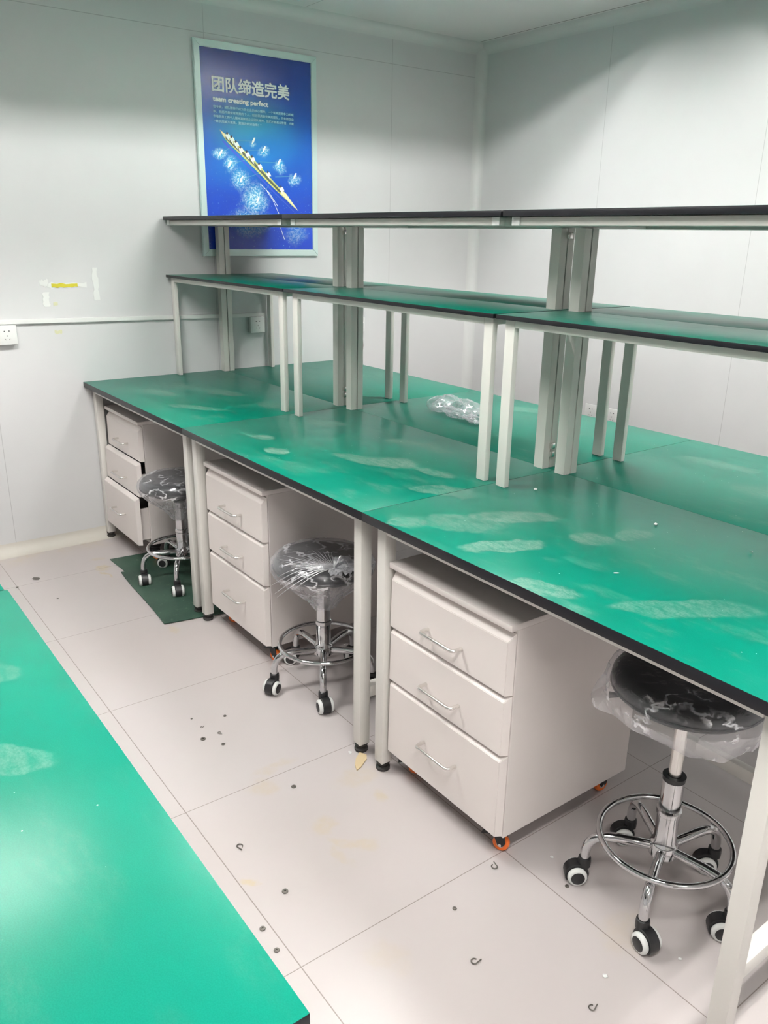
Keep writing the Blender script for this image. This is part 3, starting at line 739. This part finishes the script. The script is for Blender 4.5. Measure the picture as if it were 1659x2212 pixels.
# tape remnants on the back wall
M['tape'] = mat('white_tape', lin(214, 215, 212), 0.4); M['tapey'] = mat('yellow_tape', lin(190, 180, 50), 0.5); M['tapef'] = mat('yellow_glue_trace', lin(196, 196, 160), 0.5)
def ragged(name, label, cat, y0, y1, z0, z1, m, th=.0012, seed=1, amp=.006, vert=False, group=None):
    random.seed(seed); n = 9; top = []; bot = []
    for k in range(n + 1):
        f = k / n
        if vert:
            top.append((y0 + random.uniform(0, amp), z0 + (z1 - z0) * f)); bot.append((y1 - random.uniform(0, amp), z0 + (z1 - z0) * f))
        else:
            top.append((y0 + (y1 - y0) * f, z1 - random.uniform(0, amp))); bot.append((y0 + (y1 - y0) * f, z0 + random.uniform(0, amp)))
    b = new(); prism(b, top + bot[::-1], .0004, .0004 + th, 'yz'); o = obj(name, b, m, None, False); return tag(o, label, cat, group)
ragged('tape_piece', 'torn white tape strip lying under the yellow one on the back wall', 'tape', -.115, .062, 1.236, 1.268, M['tape'], .0012, 2, .010)
ragged('tape_piece', 'torn yellow tape strip stuck on the back wall', 'tape', -.098, .020, 1.240, 1.262, M['tapey'], .0024, 3, .006)
ragged('tape_piece', 'upright torn white tape strip right of the yellow tape', 'tape', .088, .120, 1.180, 1.328, M['tape'], .0015, 4, .008, True)
ragged('tape_piece', 'small torn white tape scrap just left of the yellow tape', 'tape', -.150, -.112, 1.243, 1.283, M['tape'], .0012, 5, .012)
ragged('tape_piece', 'upright torn white tape scrap lower left of the yellow tape', 'tape', -.146, -.108, 1.158, 1.222, M['tape'], .0014, 6, .010, True)
ragged('glue_trace', 'faint yellow glue spot above the trunking', 'glue spot', -.098, -.078, 1.160, 1.178, M['tapef'], .0006, 7, .005)
ragged('glue_trace', 'faint yellow glue spot below the trunking', 'glue spot', -.106, -.072, 1.030, 1.052, M['tapef'], .0006, 8, .008)

# ------------------------------------------------------------------ floor mats
m = mat('dark_green_rubber_mat', lin(38, 66, 54), 0.45); M['mat'] = m; n = NT(m); p = n.pos()
base = n.mix(n.ramp(n.noise(p, 4, 5), .35, .7), lin(34, 62, 50), lin(58, 84, 70))
base = n.mix(n.math('MULTIPLY', n.ramp(n.noise(p, 30, 6, .7), .58, .7), .5), base, lin(120, 135, 120)); n.l(base, n.b.inputs['Base Color'])
b = new(); prism(b, [(.337, -.059), (.37, .30), (.40, .66), (.62, .66), (.60, .2), (.56, -.045), (.50, -.052)], .0004, .0030, 'xy')
tag(obj('floor_mat', b, m, None, False), 'dark green mat sheet on the floor, the part nearer the poster wall', 'floor mat')
b = new(); prism(b, [(.527, -.071), (.60, -.078), (.70, -.086), (.85, -.092), (1.0, -.100), (1.139, -.112), (1.150, -.05), (1.182, .13), (1.20, .66), (.60, .66), (.57, .2)], .0034, .0060, 'xy')
tag(obj('floor_mat', b, m, None, False), 'dark green mat sheet under the stool, overlapping the other sheet', 'floor mat')

# ------------------------------------------------------------------ things lying about
# crumpled bag on the far bench
b = new(); bmesh.ops.create_icosphere(b, subdivisions=5, radius=1.0)
for v in b.verts:
    c = v.co.copy(); f = c.x
    wdt = .095 * (1 - .68 * max(0, f)) ; hh = .030 * (1 - .5 * max(0, f))
    p = Vector((c.x * .225, c.y * wdt, c.z * hh + hh * .85))
    d = mnoise.noise(p * 12) * .030 + mnoise.noise(p * 34 + Vector((4, 0, 0))) * .009 - abs(mnoise.noise(p * 20 + Vector((0, 7, 0)))) * .016
    p += c * d * 1.1; p.z = max(p.z, .0015 + abs(mnoise.noise(p * 50)) * .001); v.co = p
o = obj('plastic_bag', b, M['bag'], None, ang=3); o.location = (1.560, 1.035, H + .0002); o.rotation_euler = (0, 0, math.radians(-22)); tag(o, 'crumpled clear plastic bag lying on the far bench under the shelves', 'plastic bag')
# wood chip
b = new(); prism(b, [(2.292, .040), (2.312, .052), (2.330, .040), (2.352, .004), (2.358, -.016), (2.334, -.006), (2.310, .014)], .0004, .0045, 'xy')
tag(obj('wood_chip', b, mat('tan_wood_chip', lin(196, 176, 140), .6), None, False), 'long tan wood chip on the floor in front of the leg pair', 'wood chip')
# washers, plugs and screws on the floor
M['nut'] = mat('dark_grey_metal_scrap', lin(104, 100, 94), .45, .5)
random.seed(11)
wash = [(1.873, -.204), (1.952, -.316), (2.012, -.277), (2.314, -.204), (2.641, -.420), (2.708, -.517), (2.778, -.520), (3.024, .1463), (2.917, -.123), (1.826, -.299)]
proto = None
wash_l = ['dark metal washer, uppermost of the little cluster in front of the knotted stool', 'dark metal washer, biggest and at the lower left of the little cluster',
          'dark metal washer, lowest one on the right of the little cluster', 'lone dark metal washer on the tile left of the tan wood chip',
          'dark metal washer beside the long tile joint, below the yellow glue blot', 'dark metal washer on the narrow tile strip by the corner desk, upper of two',
          'dark metal washer on the narrow tile strip by the corner desk, lower of two', 'dark metal washer right at a caster of the nearest stool',
          'lone dark metal washer on the tile in front of the big drawer cabinet', 'tiny dark metal washer, leftmost of the little cluster before the knotted stool']
curl_l = ['curled metal shaving on the tile left of the brown stain', 'curled metal shaving on the tile at the bottom centre of the photo',
          'curled metal shaving just below the front corner caster of the big cabinet', 'curled metal shaving near the bottom edge, left of the bench end leg',
          'small curled metal shaving inside the washer cluster, its right one', 'tiny curled metal shaving inside the washer cluster, its left one']
for i, (x, y) in enumerate(wash):
    if proto is None:
        b = new(); lathe(b, [(.0022, .0004), (.0062, .0004), (.0068, .0016), (.0062, .0028), (.0022, .0028), (.0022, .0004)], 0, 0, 16)
        proto = obj('metal_washer', b, M['nut']); o = proto
    else:
        o = proto.copy(); C.objects.link(o)
    o.location = (x, y, 0); k = (.8, 1.2, .9, 1.05, 1.15, 1.05, 1.0, .8, .8, .55)[i]; o.scale = (k, k, k)
    tag(o, wash_l[i], 'washer', 'washers scattered on the floor')
curls = [(2.4413, -.4387, .4), (3.0541, -.1853, 1.8), (2.8741, .0466, 3.0), (3.2783, -.0651, 2.0), (1.951, -.2607, .9), (1.889, -.292, 2.2)]
proto = None
for i, (x, y, a) in enumerate(curls):
    if proto is None:
        b = new(); tube(b, [(.0075 * math.cos(q), .0075 * math.sin(q), .0018 + .0003 * q) for q in [k * .45 for k in range(10)]] + [(.014, -.008, .0025)], .0014, 6); proto = obj('metal_shaving', b, M['nut']); o = proto
    else: o = proto.copy(); C.objects.link(o)
    o.location = (x, y, 0); o.rotation_euler = (0, 0, a); k = (1.0, 1.0, 1.0, .9, .7, .5)[i]; o.scale = (k, k, k)
    tag(o, curl_l[i], 'metal shaving', 'metal shavings scattered on the floor')
def crumb(name, label, cat, x, y, z, r, m, seed, flatn=.4, ln=1.0, rot=0, group=None):
    b = new(); bmesh.ops.create_icosphere(b, subdivisions=2, radius=1.0)
    for v in b.verts:
        c = v.co; q = 1 + .3 * mnoise.noise(c * 2 + Vector((seed, 0, 0))); v.co = (c.x * r * q * ln, c.y * r * q, (c.z + 1) * r * flatn * q + .0004)
    o = obj(name, b, m); o.location = (x, y, z); o.rotation_euler = (0, 0, rot); return tag(o, label, cat, group)
crumb('foam_pellet', 'white pellet on the green bench just in front of the rack leg pair', 'pellet', 2.469, .533, H, .0055, M['whitepl'], 1, .6)
crumb('foam_pellet', 'white pellet on the green bench, out in the open right of the first one', 'pellet', 2.856, .567, H, .0050, M['whitepl'], 2, .6)
crumb('foam_sliver', 'thin white sliver on the green bench near its dusty print', 'sliver', 3.003, .2246, H, .0024, M['whitepl'], 3, .4, 3, 1.0)
t = thing('screw', 'small silver screw lying on the green bench at the right edge', 'screw', (3.104, .594, H + .0038), 1.9)
b = new(); tube(b, [(-.006, 0, -.001), (.004, 0, -.002), (.008, 0, -.0022)], [.0014, .0014, .0004], 8); obj('shank', b, M['brushed'], t)
b = new(); lathe(b, [(0, -.002), (.0038, -.002), (.0030, .0005), (0, .001)], axis=(1, 0, .15), org=(-.007, 0, 0), seg=16); obj('screw_head', b, M['brushed'], t)
crumb('paper_scrap', 'tiny white heart shaped scrap on the floor near the stool casters', 'scrap', 3.2442, .0177, 0, .0055, M['whitepl'], 4, .25)
crumb('paper_scrap', 'tiny white scrap on the floor between big cabinet and nearest stool', 'scrap', 2.9346, .1898, 0, .0045, M['whitepl'], 5, .25)
crumb('paper_scrap', 'tiny white scrap on the floor left of the right bench leg', 'scrap', 3.3121, .1874, 0, .004, M['whitepl'], 6, .25)
crumb('paper_scrap', 'tiny white scrap on the floor beside the tan wood chip', 'scrap', 2.2721, .0183, 0, .0045, M['whitepl'], 7, .25, 1.6)
crumb('dark_smudge', 'flat grey brown smear of dirt on the floor tile by the left desk', 'dirt', .375, -.4065, 0, .014, M['nut'], 8, .03, 1.4, .5)
crumb('dark_smudge', 'small dark speck on the long tile joint at the far left', 'dirt', .43, -.50, 0, .006, M['nut'], 9, .2)
crumb('dark_smudge', 'single small dark dot in the middle of the second tile', 'dirt', .6462, -.3874, 0, .005, M['nut'], 10, .2)
